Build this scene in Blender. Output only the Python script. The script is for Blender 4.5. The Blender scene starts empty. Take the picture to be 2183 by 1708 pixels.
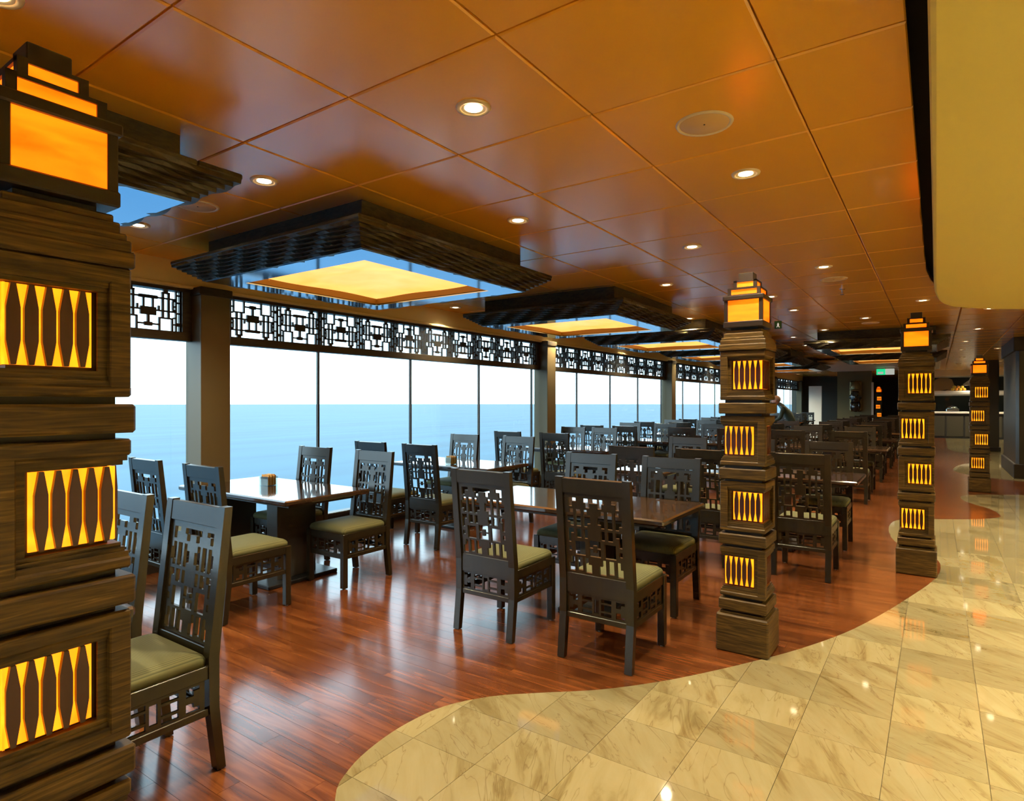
import bpy, math, random
from mathutils import Vector
random.seed(7)
SC = bpy.context.scene
COL = SC.collection
R = math.radians

# ------------------------------------------------------------------ camera
cam_d = bpy.data.cameras.new('camera'); cam = bpy.data.objects.new('camera', cam_d); COL.objects.link(cam)
cam.location = (0, 0, 1.5); cam.rotation_euler = (R(90), 0, R(34.78))
cam_d.sensor_width = 36; cam_d.lens = 36*1303/2183; cam_d.shift_y = 3/2183
cam_d.clip_start = .05; cam_d.clip_end = 30000
SC.camera = cam
# ------------------------------------------------------------------ sky, exposure
w = bpy.data.worlds.new('overcast_sky'); SC.world = w; w.use_nodes = True
bg = w.node_tree.nodes['Background']
bg.inputs[0].default_value = (.66, .87, 1.0, 1); bg.inputs[1].default_value = 2.6
vs = SC.view_settings
vs.view_transform = 'Standard'; vs.look = 'None'; vs.exposure = 0.78; vs.gamma = 1.0; vs.use_curve_mapping = False
cy = SC.cycles
cy.max_bounces = 6; cy.diffuse_bounces = 4; cy.glossy_bounces = 4; cy.transmission_bounces = 3; cy.transparent_max_bounces = 8
cy.caustics_reflective = False; cy.caustics_refractive = False; cy.adaptive_threshold = .03; cy.use_light_tree = False
SPOT_W = 125.0            # power of one ceiling downlight
WARM = (1.0, .83, .55)

# ------------------------------------------------------------------ materials
MATS = {}
def mat(name, base, rough=.5, metal=0., spec=.5, coat=0., emis=None, es=0., alpha=1.):
    m = bpy.data.materials.new(name); m.use_nodes = True
    b = m.node_tree.nodes['Principled BSDF']
    b.inputs['Base Color'].default_value = (*base, 1); b.inputs['Roughness'].default_value = rough
    b.inputs['Metallic'].default_value = metal; b.inputs['Specular IOR Level'].default_value = spec
    b.inputs['Coat Weight'].default_value = coat; b.inputs['Coat Roughness'].default_value = .08
    if emis: b.inputs['Emission Color'].default_value = (*emis, 1); b.inputs['Emission Strength'].default_value = es
    MATS[name] = m
    return m
def N(m, t, **kw):
    n = m.node_tree.nodes.new(t)
    for k, v in kw.items(): setattr(n, k, v)
    return n
def L(m, a, b): m.node_tree.links.new(a, b)
def bsdf(m): return m.node_tree.nodes['Principled BSDF']
def ramp(m, cols):
    r = N(m, 'ShaderNodeValToRGB'); e = r.color_ramp.elements
    e[0].position, e[0].color = cols[0][0], (*cols[0][1], 1)
    e[1].position, e[1].color = cols[-1][0], (*cols[-1][1], 1)
    for p, c in cols[1:-1]:
        x = e.new(p); x.color = (*c, 1)
    return r
def vmath(m, op, a, b=None):
    n = N(m, 'ShaderNodeVectorMath', operation=op)
    for i, v in enumerate((a, b)):
        if v is None: continue
        if isinstance(v, (tuple, list)): n.inputs[i].default_value = v
        else: L(m, v, n.inputs[i])
    return n.outputs[0]
def fmath(m, op, a, b=None):
    n = N(m, 'ShaderNodeMath', operation=op)
    for i, v in enumerate((a, b)):
        if v is None: continue
        if isinstance(v, (int, float)): n.inputs[i].default_value = v
        else: L(m, v, n.inputs[i])
    return n.outputs[0]
def grain(m, cols, scale=(3, 3, 40), coord='Object', nscale=3., dist=1.2, bump=.0, detail=6):
    tc = N(m, 'ShaderNodeTexCoord')
    v = vmath(m, 'MULTIPLY', tc.outputs[coord], scale)
    oi = N(m, 'ShaderNodeObjectInfo')
    v = vmath(m, 'ADD', v, vmath(m, 'MULTIPLY', oi.outputs['Location'], (1.7, 2.3, .9)))
    n = N(m, 'ShaderNodeTexNoise'); n.inputs['Scale'].default_value = nscale; n.inputs['Detail'].default_value = detail
    n.inputs['Distortion'].default_value = dist; L(m, v, n.inputs['Vector'])
    r = ramp(m, cols); L(m, n.outputs['Fac'], r.inputs[0]); L(m, r.outputs[0], bsdf(m).inputs['Base Color'])
    if bump:
        bp = N(m, 'ShaderNodeBump'); bp.inputs['Strength'].default_value = bump; bp.inputs['Distance'].default_value = .003
        L(m, n.outputs['Fac'], bp.inputs['Height']); L(m, bp.outputs[0], bsdf(m).inputs['Normal'])
    return n

mat('chair_wood', (.030, .021, .014), .27, spec=.7)
grain(MATS['chair_wood'], [(.3, (.0085, .0065, .0025)), (.7, (.022, .0165, .006))], (30, 30, 3), nscale=2, bump=.05)
mat('column_wood', (.07, .045, .02), .5, spec=.28)
grain(MATS['column_wood'], [(.28, (.018, .009, .002)), (.48, (.060, .034, .0065)), (.62, (.100, .058, .011)), (.78, (.20, .120, .026))], (2.2, 2.2, 38), nscale=2.0, dist=1.6, bump=.25)
mat('column_dark', (.014, .010, .006), .5)
mat('lantern_frame', (.014, .007, .003), .4, spec=.5)
mat('chandelier_wood', (.030, .022, .012), .36, spec=.35)
grain(MATS['chandelier_wood'], [(.3, (.022, .018, .008)), (.7, (.075, .060, .024))], (6, 6, 20), nscale=2, bump=.2)
mat('table_wood', (.035, .018, .010), .07, spec=.8, coat=.6)
grain(MATS['table_wood'], [(.3, (.018, .010, .006)), (.7, (.060, .032, .016))], (2, 25, 25), nscale=1.5)
mat('pedestal', (.05, .045, .038), .35)
mat('black_base', (.012, .012, .012), .35)
m = mat('seat_fabric', (.20, .185, .075), .8, spec=.25)
tc = N(m, 'ShaderNodeTexCoord'); wv = N(m, 'ShaderNodeTexWave'); wv.inputs['Scale'].default_value = 28; L(m, tc.outputs['Object'], wv.inputs['Vector'])
wv.bands_direction = 'X'
rp = ramp(m, [(.0, (.058, .060, .024)), (.6, (.115, .113, .046))]); L(m, wv.outputs['Fac'], rp.inputs[0]); L(m, rp.outputs[0], bsdf(m).inputs['Base Color'])
bp = N(m, 'ShaderNodeBump'); bp.inputs['Strength'].default_value = .4; bp.inputs['Distance'].default_value = .002
L(m, wv.outputs['Fac'], bp.inputs['Height']); L(m, bp.outputs[0], bsdf(m).inputs['Normal'])
mat('glide', (.75, .72, .65), .4)

def glow(name, lo, hi, strength, scale=(3, 3, 6), p0=.3, p1=.75):
    m = mat(name, (.25, .10, .01), .3); b = bsdf(m)
    tc = N(m, 'ShaderNodeTexCoord'); v = vmath(m, 'MULTIPLY', tc.outputs['Object'], scale)
    oi = N(m, 'ShaderNodeObjectInfo'); v = vmath(m, 'ADD', v, vmath(m, 'MULTIPLY', oi.outputs['Location'], (3.1, 2.7, 3.9)))
    n = N(m, 'ShaderNodeTexNoise'); n.inputs['Scale'].default_value = 1.6; n.inputs['Distortion'].default_value = 1.2; L(m, v, n.inputs['Vector'])
    r = ramp(m, [(p0, lo), (p1, hi)]); L(m, n.outputs['Fac'], r.inputs[0]); L(m, r.outputs[0], b.inputs['Emission Color'])
    b.inputs['Emission Strength'].default_value = strength
    return m
glow('panel_glow', (1.7, .26, .002), (1.9, .50, .010), 1.0, (5, 5, 5))
glow('lantern_glow', (1.5, .115, .0005), (1.9, .24, .003), 1.0, (2, 2, 9))
glow('canopy_glow', (1.15, .40, .075), (1.25, .48, .12), 1.0, (1.5, 1.5, 1.5))
mat('spindle', (.045, .007, .002), .35)
mat('amber_wall', (.24, .16, .025), .35, spec=.4)
mat('mirror_ring', (.42, .66, .95), .10, metal=1.)
mat('ceiling_panel', (.98, .49, .035), .22, spec=.9, coat=.55)
bsdf(MATS['ceiling_panel']).inputs['Coat Roughness'].default_value = .2
mat('ceiling_void', (.012, .010, .007), .8)
mat('cream_paint', (.78, .64, .16), .5, spec=.3)
mat('pale_paint', (.72, .66, .50), .45)
mat('pale_cornice', (.86, .74, .40), .45)
mat('white_ring', (.82, .70, .46), .35)
mat('speaker_mesh', (.68, .44, .19), .5)
mat('lamp_disc', (1, .9, .7), .4, emis=(1.0, .86, .55), es=9.0)
mat('frame_dark', (.030, .024, .016), .42, spec=.5)
grain(MATS['frame_dark'], [(.3, (.020, .015, .009)), (.7, (.048, .037, .022))], (4, 4, 30), nscale=2)
mat('pillar_wood', (.135, .105, .05), .4, spec=.4)
mat('fret_dark', (.018, .016, .013), .45)
mat('sill_wall', (.022, .017, .012), .4)
mat('olive_wall', (.17, .145, .06), .55)
mat('dark_wall', (.045, .04, .024), .55)
mat('aisle_pillar', (.035, .032, .022), .32, spec=.6)
mat('white_panel', (.80, .75, .62), .4)
mat('steel', (.62, .62, .60), .25, metal=1.)
mat('counter_white', (.82, .80, .76), .25)
mat('counter_dark', (.03, .032, .034), .3)
mat('bronze_black', (.018, .014, .010), .12, spec=.8)
mat('bronze_gold', (.22, .15, .06), .25, metal=.6)
mat('exit_green', (.0, .35, .12), .4, emis=(.02, .75, .30), es=.55)
mat('sign_green', (.05, .20, .04), .4)
mat('sign_white', (.9, .9, .86), .4, emis=(.9, .95, .85), es=.25)
mat('fruit_orange', (.85, .34, .03), .45)
mat('fruit_yellow', (.86, .58, .06), .45)
mat('leaf_green', (.09, .24, .04), .5)
mat('paper_amber', (.58, .32, .08), .6)
mat('paper_cream', (.88, .74, .46), .6)
mat('skin_tone', (.56, .34, .24), .5)
mat('hair_grey', (.36, .33, .29), .6)
mat('coat_green', (.012, .035, .022), .6)
mat('trouser_dark', (.02, .02, .025), .7)
mat('art_orange', (.55, .30, .10), .5)

def thin_glass(name, tint, refl):
    m = bpy.data.materials.new(name); m.use_nodes = True; nt = m.node_tree
    nt.nodes.remove(nt.nodes['Principled BSDF']); out = nt.nodes['Material Output']
    t = N(m, 'ShaderNodeBsdfTransparent'); t.inputs[0].default_value = (*tint, 1)
    g = N(m, 'ShaderNodeBsdfGlossy'); g.inputs['Roughness'].default_value = .02
    lw = N(m, 'ShaderNodeLayerWeight'); lw.inputs[0].default_value = .25
    k = fmath(m, 'MULTIPLY', lw.outputs['Fresnel'], refl)
    mx = N(m, 'ShaderNodeMixShader'); L(m, k, mx.inputs[0]); L(m, t.outputs[0], mx.inputs[1]); L(m, g.outputs[0], mx.inputs[2])
    L(m, mx.outputs[0], out.inputs[0]); MATS[name] = m
    return m
thin_glass('window_glass', (.93, .98, .99), .10)
thin_glass('clear_acrylic', (.90, .95, .95), .9)

# sea
m = mat('sea_water', (.035, .20, .29), .5, spec=.18)
tc = N(m, 'ShaderNodeTexCoord'); v = vmath(m, 'MULTIPLY', tc.outputs['Object'], (.035, .005, 1))
n = N(m, 'ShaderNodeTexNoise'); n.inputs['Scale'].default_value = 1.0; n.inputs['Detail'].default_value = 8; L(m, v, n.inputs['Vector'])
rp = ramp(m, [(.32, (.003, .054, .100)), (.68, (.015, .088, .142))]); L(m, n.outputs['Fac'], rp.inputs[0]); L(m, rp.outputs[0], bsdf(m).inputs['Base Color'])

# wood floor: tint by plank, grain along X
PW, PL = .098, 1.15
m = mat('floor_wood', (.2, .06, .02), .16, spec=.6)
g = N(m, 'ShaderNodeNewGeometry'); sx = N(m, 'ShaderNodeSeparateXYZ'); L(m, g.outputs['Position'], sx.inputs[0])
row = fmath(m, 'FLOOR', fmath(m, 'DIVIDE', sx.outputs[1], PW))
off = fmath(m, 'FRACT', fmath(m, 'MULTIPLY', row, .381966))
colm = fmath(m, 'FLOOR', fmath(m, 'ADD', fmath(m, 'DIVIDE', sx.outputs[0], PL), off))
cb = N(m, 'ShaderNodeCombineXYZ'); L(m, row, cb.inputs[0]); L(m, colm, cb.inputs[1])
wn = N(m, 'ShaderNodeTexWhiteNoise', noise_dimensions='3D'); L(m, cb.outputs[0], wn.inputs['Vector'])
pv = vmath(m, 'ADD', vmath(m, 'MULTIPLY', g.outputs['Position'], (1.2, 13, 1)), vmath(m, 'MULTIPLY', wn.outputs['Color'], (20, 20, 20)))
n = N(m, 'ShaderNodeTexNoise'); n.inputs['Scale'].default_value = 1.6; n.inputs['Detail'].default_value = 4; n.inputs['Distortion'].default_value = 1.0; L(m, pv, n.inputs['Vector'])
rp = ramp(m, [(.28, (.055, .015, .004)), (.5, (.108, .031, .008)), (.72, (.165, .054, .014))]); L(m, n.outputs['Fac'], rp.inputs[0])
hs = N(m, 'ShaderNodeHueSaturation'); L(m, rp.outputs[0], hs.inputs['Color'])
L(m, fmath(m, 'ADD', fmath(m, 'MULTIPLY', wn.outputs['Value'], .40), .78), hs.inputs['Value'])
L(m, hs.outputs[0], bsdf(m).inputs['Base Color'])
# marble: tint and vein direction by tile
TS = .348
TX0, TY0 = -1.917, 1.641
m = mat('floor_marble', (.75, .6, .3), .05, spec=.55)
g = N(m, 'ShaderNodeNewGeometry'); sx = N(m, 'ShaderNodeSeparateXYZ'); L(m, g.outputs['Position'], sx.inputs[0])
tx = fmath(m, 'FLOOR', fmath(m, 'DIVIDE', fmath(m, 'SUBTRACT', sx.outputs[0], TX0), TS))
ty = fmath(m, 'FLOOR', fmath(m, 'DIVIDE', fmath(m, 'SUBTRACT', sx.outputs[1], TY0), TS))
cb = N(m, 'ShaderNodeCombineXYZ'); L(m, tx, cb.inputs[0]); L(m, ty, cb.inputs[1])
wn = N(m, 'ShaderNodeTexWhiteNoise', noise_dimensions='3D'); L(m, cb.outputs[0], wn.inputs['Vector'])
ro = N(m, 'ShaderNodeVectorRotate', rotation_type='Z_AXIS'); L(m, g.outputs['Position'], ro.inputs['Vector'])
L(m, fmath(m, 'ADD', fmath(m, 'MULTIPLY', wn.outputs['Value'], 1.2), .2), ro.inputs['Angle'])
pv = vmath(m, 'ADD', vmath(m, 'MULTIPLY', ro.outputs[0], (2.2, 9, 1)), vmath(m, 'MULTIPLY', wn.outputs['Color'], (30, 30, 30)))
n = N(m, 'ShaderNodeTexNoise'); n.inputs['Scale'].default_value = .8; n.inputs['Detail'].default_value = 9; n.inputs['Roughness'].default_value = .62; n.inputs['Distortion'].default_value = .9; L(m, pv, n.inputs['Vector'])
rp = ramp(m, [(.24, (.105, .075, .026)), (.36, (.165, .130, .055)), (.46, (.212, .176, .085)), (.72, (.240, .208, .112))]); L(m, n.outputs['Fac'], rp.inputs[0])
n2 = N(m, 'ShaderNodeTexNoise'); n2.inputs['Scale'].default_value = .55; n2.inputs['Detail'].default_value = 3; n2.inputs['Distortion'].default_value = 2.5; L(m, pv, n2.inputs['Vector'])
vd = fmath(m, 'ABSOLUTE', fmath(m, 'SUBTRACT', n2.outputs['Fac'], .47))
vr = ramp(m, [(.0, (.40, .27, .12)), (.012, (1, 1, 1))]); L(m, vd, vr.inputs[0])
mx = N(m, 'ShaderNodeMix', data_type='RGBA', blend_type='MULTIPLY'); mx.inputs[0].default_value = .40; L(m, rp.outputs[0], mx.inputs[6]); L(m, vr.outputs[0], mx.inputs[7])
hs = N(m, 'ShaderNodeHueSaturation'); L(m, mx.outputs[2], hs.inputs['Color'])
L(m, fmath(m, 'ADD', fmath(m, 'MULTIPLY', wn.outputs['Value'], .36), .80), hs.inputs['Value']); L(m, hs.outputs[0], bsdf(m).inputs['Base Color'])
mat('floor_joint', (.10, .07, .03), .7)

# ------------------------------------------------------------------ mesh helpers
class MB:
    def __init__(s): s.v = []; s.f = []
    def add(s, vs, fs):
        o = len(s.v); s.v += [tuple(p) for p in vs]; s.f += [tuple(i+o for i in f) for f in fs]; return s
    def box(s, x0, x1, y0, y1, z0, z1, b=0.):
        if b <= 0:
            return s.add([(x0,y0,z0),(x1,y0,z0),(x1,y1,z0),(x0,y1,z0),(x0,y0,z1),(x1,y0,z1),(x1,y1,z1),(x0,y1,z1)],
                         [(3,2,1,0),(4,5,6,7),(0,1,5,4),(1,2,6,5),(2,3,7,6),(3,0,4,7)])
        c = ((x0+x1)/2, (y0+y1)/2, (z0+z1)/2); h = ((x1-x0)/2, (y1-y0)/2, (z1-z0)/2)
        b = min(b, min(h)*.9); vs = []; idx = {}
        for sx in (-1, 1):
            for sy in (-1, 1):
                for sz in (-1, 1):
                    sg = (sx, sy, sz)
                    for a in range(3):
                        p = [c[k] + sg[k]*(h[k] - (0 if k == a else b)) for k in range(3)]
                        idx[(sg, a)] = len(vs); vs.append(p)
        fs = []
        def sgn(a, sa, b1, s1, b2, s2):
            r = [0, 0, 0]; r[a] = sa; r[b1] = s1; r[b2] = s2; return tuple(r)
        for a in range(3):
            p, q = (a+1) % 3, (a+2) % 3
            for sa in (-1, 1):
                quad = [idx[(sgn(a, sa, p, i, q, j), a)] for i, j in ((-1,-1),(1,-1),(1,1),(-1,1))]
                fs.append(quad if sa > 0 else quad[::-1])
            for i in (-1, 1):           # edges parallel to axis a
                for j in (-1, 1):
                    A = idx[(sgn(a,-1,p,i,q,j), p)]; B = idx[(sgn(a,1,p,i,q,j), p)]
                    Cc = idx[(sgn(a,1,p,i,q,j), q)]; D = idx[(sgn(a,-1,p,i,q,j), q)]
                    quad = [A, B, Cc, D]
                    fs.append(quad if i*j < 0 else quad[::-1])
        for sx in (-1, 1):
            for sy in (-1, 1):
                for sz in (-1, 1):
                    t = [idx[((sx,sy,sz), a)] for a in range(3)]
                    fs.append(t if sx*sy*sz > 0 else t[::-1])
        return s.add(vs, fs)
    def sq(s, h, z0, z1, b=0.): return s.box(-h, h, -h, h, z0, z1, b)
    def prism(s, poly, axis, a0, a1):
        # poly in the two other axes (cyclic order), extruded along axis
        n = len(poly); vs = []
        for a in (a0, a1):
            for u, v in poly:
                p = [0, 0, 0]; p[axis] = a; p[(axis+1) % 3] = u; p[(axis+2) % 3] = v; vs.append(p)
        ar = sum(poly[i][0]*poly[(i+1) % n][1]-poly[(i+1) % n][0]*poly[i][1] for i in range(n))
        fs = [tuple(range(n))[::-1], tuple(range(n, 2*n))] + [(i, (i+1) % n, n+(i+1) % n, n+i) for i in range(n)]
        if (ar < 0) ^ (a1 < a0): fs = [f[::-1] for f in fs]
        return s.add(vs, fs)
    def lathe(s, prof, n=16, c=(0, 0), cap=True):
        vs = []; fs = []
        for r, z in prof:
            for i in range(n):
                a = 2*math.pi*i/n; vs.append((c[0]+r*math.cos(a), c[1]+r*math.sin(a), z))
        for k in range(len(prof)-1):
            for i in range(n):
                fs.append((k*n+i, k*n+(i+1) % n, (k+1)*n+(i+1) % n, (k+1)*n+i))
        if cap:
            fs.append(tuple(range(n))[::-1]); fs.append(tuple(range((len(prof)-1)*n, len(prof)*n)))
        return s.add(vs, fs)
    def ball(s, c, r, n=10, k=7):
        vs = [(c[0], c[1], c[2]-r[2])]; fs = []
        for j in range(1, k):
            t = math.pi*j/k
            for i in range(n):
                a = 2*math.pi*i/n; vs.append((c[0]+r[0]*math.sin(t)*math.cos(a), c[1]+r[1]*math.sin(t)*math.sin(a), c[2]-r[2]*math.cos(t)))
        vs.append((c[0], c[1], c[2]+r[2])); e = len(vs)-1
        for i in range(n):
            fs.append((0, 1+(i+1) % n, 1+i)); fs.append((e, e-n+i, e-n+(i+1) % n))
        for j in range(k-2):
            for i in range(n):
                fs.append((1+j*n+i, 1+j*n+(i+1) % n, 1+(j+1)*n+(i+1) % n, 1+(j+1)*n+i))
        return s.add(vs, fs)
    def xf(s, fn): s.v = [tuple(fn(*p)) for p in s.v]; return s
    def mesh(s, name, mt=None, smooth=False):
        me = bpy.data.meshes.new(name); me.from_pydata(s.v, [], s.f)
        if mt: me.materials.append(MATS[mt])
        if smooth: me.polygons.foreach_set('use_smooth', [True]*len(me.polygons))
        me.update(); return me
    def build(s, name, mt, parent=None, smooth=False, loc=None):
        return place(name, s.mesh(name, mt, smooth), parent, loc)
def place(name, me, parent=None, loc=None, rot=None):
    o = bpy.data.objects.new(name, me); COL.objects.link(o)
    if parent: o.parent = parent
    if loc: o.location = loc
    if rot: o.rotation_euler = rot
    return o
def tag(o, label=None, cat=None, group=None, kind=None):
    if label: o['label'] = label
    if cat: o['category'] = cat
    if group: o['group'] = group
    if kind: o['kind'] = kind
    return o
def thing(name, label, cat, loc=(0, 0, 0), rz=0, group=None):
    o = bpy.data.objects.new(name, None); COL.objects.link(o); o.empty_display_size = .1
    o.location = loc; o.rotation_euler = (0, 0, rz)
    return tag(o, label, cat, group)
def struct(o): o['kind'] = 'structure'; return o
def copy_tree(o, parent=None):
    c = o.copy(); COL.objects.link(c); c.parent = parent
    for ch in o.children: copy_tree(ch, c)
    return c

def cellmesh(xs, ys, solid, t, holes=False):
    """thin panel in XZ plane (thickness along Y) from a cell grid"""
    mb = MB(); nx, ny = len(xs)-1, len(ys)-1; idx = {}
    def vid(i, j, k):
        key = (i, j, k)
        if key not in idx: idx[key] = len(mb.v); mb.v.append((xs[i], (-t/2, t/2)[k], ys[j]))
        return idx[key]
    S = lambda i, j: 0 <= i < nx and 0 <= j < ny and solid[i][j]
    for i in range(nx):
        for j in range(ny):
            if not solid[i][j]: continue
            mb.f.append((vid(i,j,0), vid(i+1,j,0), vid(i+1,j+1,0), vid(i,j+1,0)))
            mb.f.append((vid(i,j,1), vid(i,j+1,1), vid(i+1,j+1,1), vid(i+1,j,1)))
            if not S(i-1, j): mb.f.append((vid(i,j,0), vid(i,j+1,0), vid(i,j+1,1), vid(i,j,1)))
            if not S(i+1, j): mb.f.append((vid(i+1,j,0), vid(i+1,j,1), vid(i+1,j+1,1), vid(i+1,j+1,0)))
            if not S(i, j-1): mb.f.append((vid(i,j,0), vid(i,j,1), vid(i+1,j,1), vid(i+1,j,0)))
            if not S(i, j+1): mb.f.append((vid(i,j+1,0), vid(i+1,j+1,0), vid(i+1,j+1,1), vid(i,j+1,1)))
    return mb
def fret(w, h, t, rects, cut=True, mirror=True, sx=100., sy=100., from_top=True):
    """rects (x0,x1,y0,y1) in a sx by sy box; cut: rects are holes, else they are the bars"""
    rr = []
    for x0, x1, y0, y1 in rects:
        if from_top: y0, y1 = sy-y1, sy-y0
        rr.append((x0, x1, y0, y1))
        if mirror: rr.append((sx-x1, sx-x0, y0, y1))
    xs = sorted({0., sx} | {round(v, 4) for r in rr for v in r[:2]}); ys = sorted({0., sy} | {round(v, 4) for r in rr for v in r[2:]})
    sol = [[cut]*(len(ys)-1) for _ in range(len(xs)-1)]
    for i in range(len(xs)-1):
        for j in range(len(ys)-1):
            cx, cy = (xs[i]+xs[i+1])/2, (ys[j]+ys[j+1])/2
            if any(a < cx < b and c < cy < d for a, b, c, d in rr): sol[i][j] = not cut
    return cellmesh([(x/sx-.5)*w for x in xs], [y/sy*h for y in ys], sol, t)

def clip_rect(poly, x0, x1, y0, y1):
    def cut(pts, ins, inter):
        out = []
        for i in range(len(pts)):
            a, b = pts[i-1], pts[i]; ia, ib = ins(a), ins(b)
            if ib:
                if not ia: out.append(inter(a, b))
                out.append(b)
            elif ia: out.append(inter(a, b))
        return out
    def ix(c): return lambda a, b: (c, a[1]+(b[1]-a[1])*(c-a[0])/(b[0]-a[0]))
    def iy(c): return lambda a, b: (a[0]+(b[0]-a[0])*(c-a[1])/(b[1]-a[1]), c)
    for ins, it in ((lambda p: p[0] >= x0, ix(x0)), (lambda p: p[0] <= x1, ix(x1)), (lambda p: p[1] >= y0, iy(y0)), (lambda p: p[1] <= y1, iy(y1))):
        poly = cut(poly, ins, it)
        if len(poly) < 3: return []
    out = []
    for p in poly:
        if not out or abs(p[0]-out[-1][0])+abs(p[1]-out[-1][1]) > 1e-5: out.append(p)
    if len(out) > 2 and abs(out[0][0]-out[-1][0])+abs(out[0][1]-out[-1][1]) < 1e-5: out.pop()
    return out if len(out) > 2 and abs(area(out)) > 2e-5 else []
def area(p): return sum(p[i-1][0]*p[i][1]-p[i][0]*p[i-1][1] for i in range(len(p)))/2
CAM_F = (-math.sin(R(34.78)), math.cos(R(34.78)))
def view_rank(cx, cy, wide=1.12):
    f = cx*CAM_F[0]+cy*CAM_F[1]; r = cx*CAM_F[1]-cy*CAM_F[0]
    seen = f > .25 and abs(r) < f*.838*wide+.3
    return (0 if seen else 1, f*f+r*r)
def spline(pts, k=5):
    out = []
    n = len(pts)
    for i in range(n-1):
        p0, p1, p2, p3 = pts[max(i-1, 0)], pts[i], pts[i+1], pts[min(i+2, n-1)]
        for s in range(k):
            t = s/k
            out.append(tuple(.5*((2*p1[a])+(-p0[a]+p2[a])*t+(2*p0[a]-5*p1[a]+4*p2[a]-p3[a])*t*t+(-p0[a]+3*p1[a]-3*p2[a]+p3[a])*t**3) for a in (0, 1)))
    out.append(pts[-1])
    return out

XW, Y0, Y1, XR = -5.72, -14.9, 40.0, 7.0
H = 2.77
# ------------------------------------------------------------------ floor: planks and marble tiles
EDGE = spline([(-1.15, -14.9), (-1.15, -2.0), (-1.15, .3), (-1.2, .95), (-1.5, 1.27), (-1.86, 1.51), (-1.97, 1.67), (-2.02, 1.86), (-2.03, 2.07), (-1.99, 2.29), (-1.86, 2.5), (-1.68, 2.67),
        (-1.44, 2.88), (-1.23, 3.13), (-1.06, 3.38), (-.88, 3.68), (-.69, 4.03), (-.49, 4.49), (-.32, 5.03), (-.16, 5.64), (-.03, 6.2), (.03, 6.7), (-.02, 7.15),
        (-.33, 7.62), (-.46, 8.4), (-.41, 9.15), (-.03, 9.5), (.41, 9.8), (.66, 10.12), (.69, 10.4), (.61, 10.86), (.37, 11.43), (.31, 11.94), (.43, 12.31), (1.0, 12.7),
        (1.8, 13.3), (1.9, 14.2), (1.35, 14.9), (.9, 15.25), (.45, 15.9), (.3, 16.8), (.55, 18.4), (1.15, 19.8), (1.0, 21.6), (.4, 23.2), (.3, 26), (.3, 40.0)], 4)
WOOD = [(XW, Y0)] + EDGE + [(XW, Y1)]
MARB = EDGE + [(XR, Y1), (XR, Y0)]
floor = MB().box(XW-.2, XR+.1, Y0-.1, Y1+.1, -.10, -.012).build('floor', 'floor_joint'); struct(floor)
tag(floor, 'reddish plank floor meeting cream marble tiles along a wavy line')
def slab_mesh(poly, cx, cy, zt=0., zb=-.012):
    n = len(poly); P = poly if area(poly) > 0 else poly[::-1]
    mb = MB(); mb.add([(x-cx, y-cy, zb) for x, y in P]+[(x-cx, y-cy, zt) for x, y in P], [tuple(range(n, 2*n))]+[(i, (i+1) % n, n+(i+1) % n, n+i) for i in range(n)])
    return mb
def lay(pieces, name, mt, parent, keep, stuff_name, full_size):
    pieces.sort(key=lambda p: view_rank(p[0], p[1])); full = None; rest = MB()
    for k, (cx, cy, poly, is_full) in enumerate(pieces):
        if k < keep and view_rank(cx, cy)[0] == 0:
            if is_full:
                if full is None: full = slab_mesh(poly, cx, cy).mesh(name, mt)
                place(name, full, parent, (cx, cy, 0))
            else: place(name, slab_mesh(poly, cx, cy).mesh(name, mt), parent, (cx, cy, 0))
        else:
            s = slab_mesh(poly, 0, 0); rest.add(s.v, s.f)
    if rest.v: tag(rest.build(stuff_name, mt, parent), kind='stuff')
pcs = []
for row in range(int(Y0/PW)-1, int(Y1/PW)+1):
    y0, y1 = row*PW+.0006, (row+1)*PW-.0006
    if y1 <= Y0: continue
    off = (row*.381966) % 1.0
    for c in range(-8, 6):
        x0, x1 = (c-off)*PL+.0006, (c+1-off)*PL-.0006
        p = clip_rect(WOOD, x0, x1, max(y0, Y0), y1)
        if p: pcs.append(((x0+x1)/2, (y0+y1)/2, p, len(p) == 4 and abs(abs(area(p))-(x1-x0)*(y1-y0)) < 1e-6))
lay(pcs, 'plank', 'floor_wood', floor, 300, 'planks', None)
pcs = []
for i in range(-2, 27):
    for j in range(-50, 112):
        x0, y0 = TX0+i*TS+.0009, TY0+j*TS+.0009; x1, y1 = x0+TS-.0018, y0+TS-.0018
        p = clip_rect(MARB, x0, x1, y0, y1)
        if p: pcs.append(((x0+x1)/2, (y0+y1)/2, p, len(p) == 4 and abs(abs(area(p))-(x1-x0)*(y1-y0)) < 1e-6))
lay(pcs, 'marble_tile', 'floor_marble', floor, 300, 'marble_tiles', None)

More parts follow.
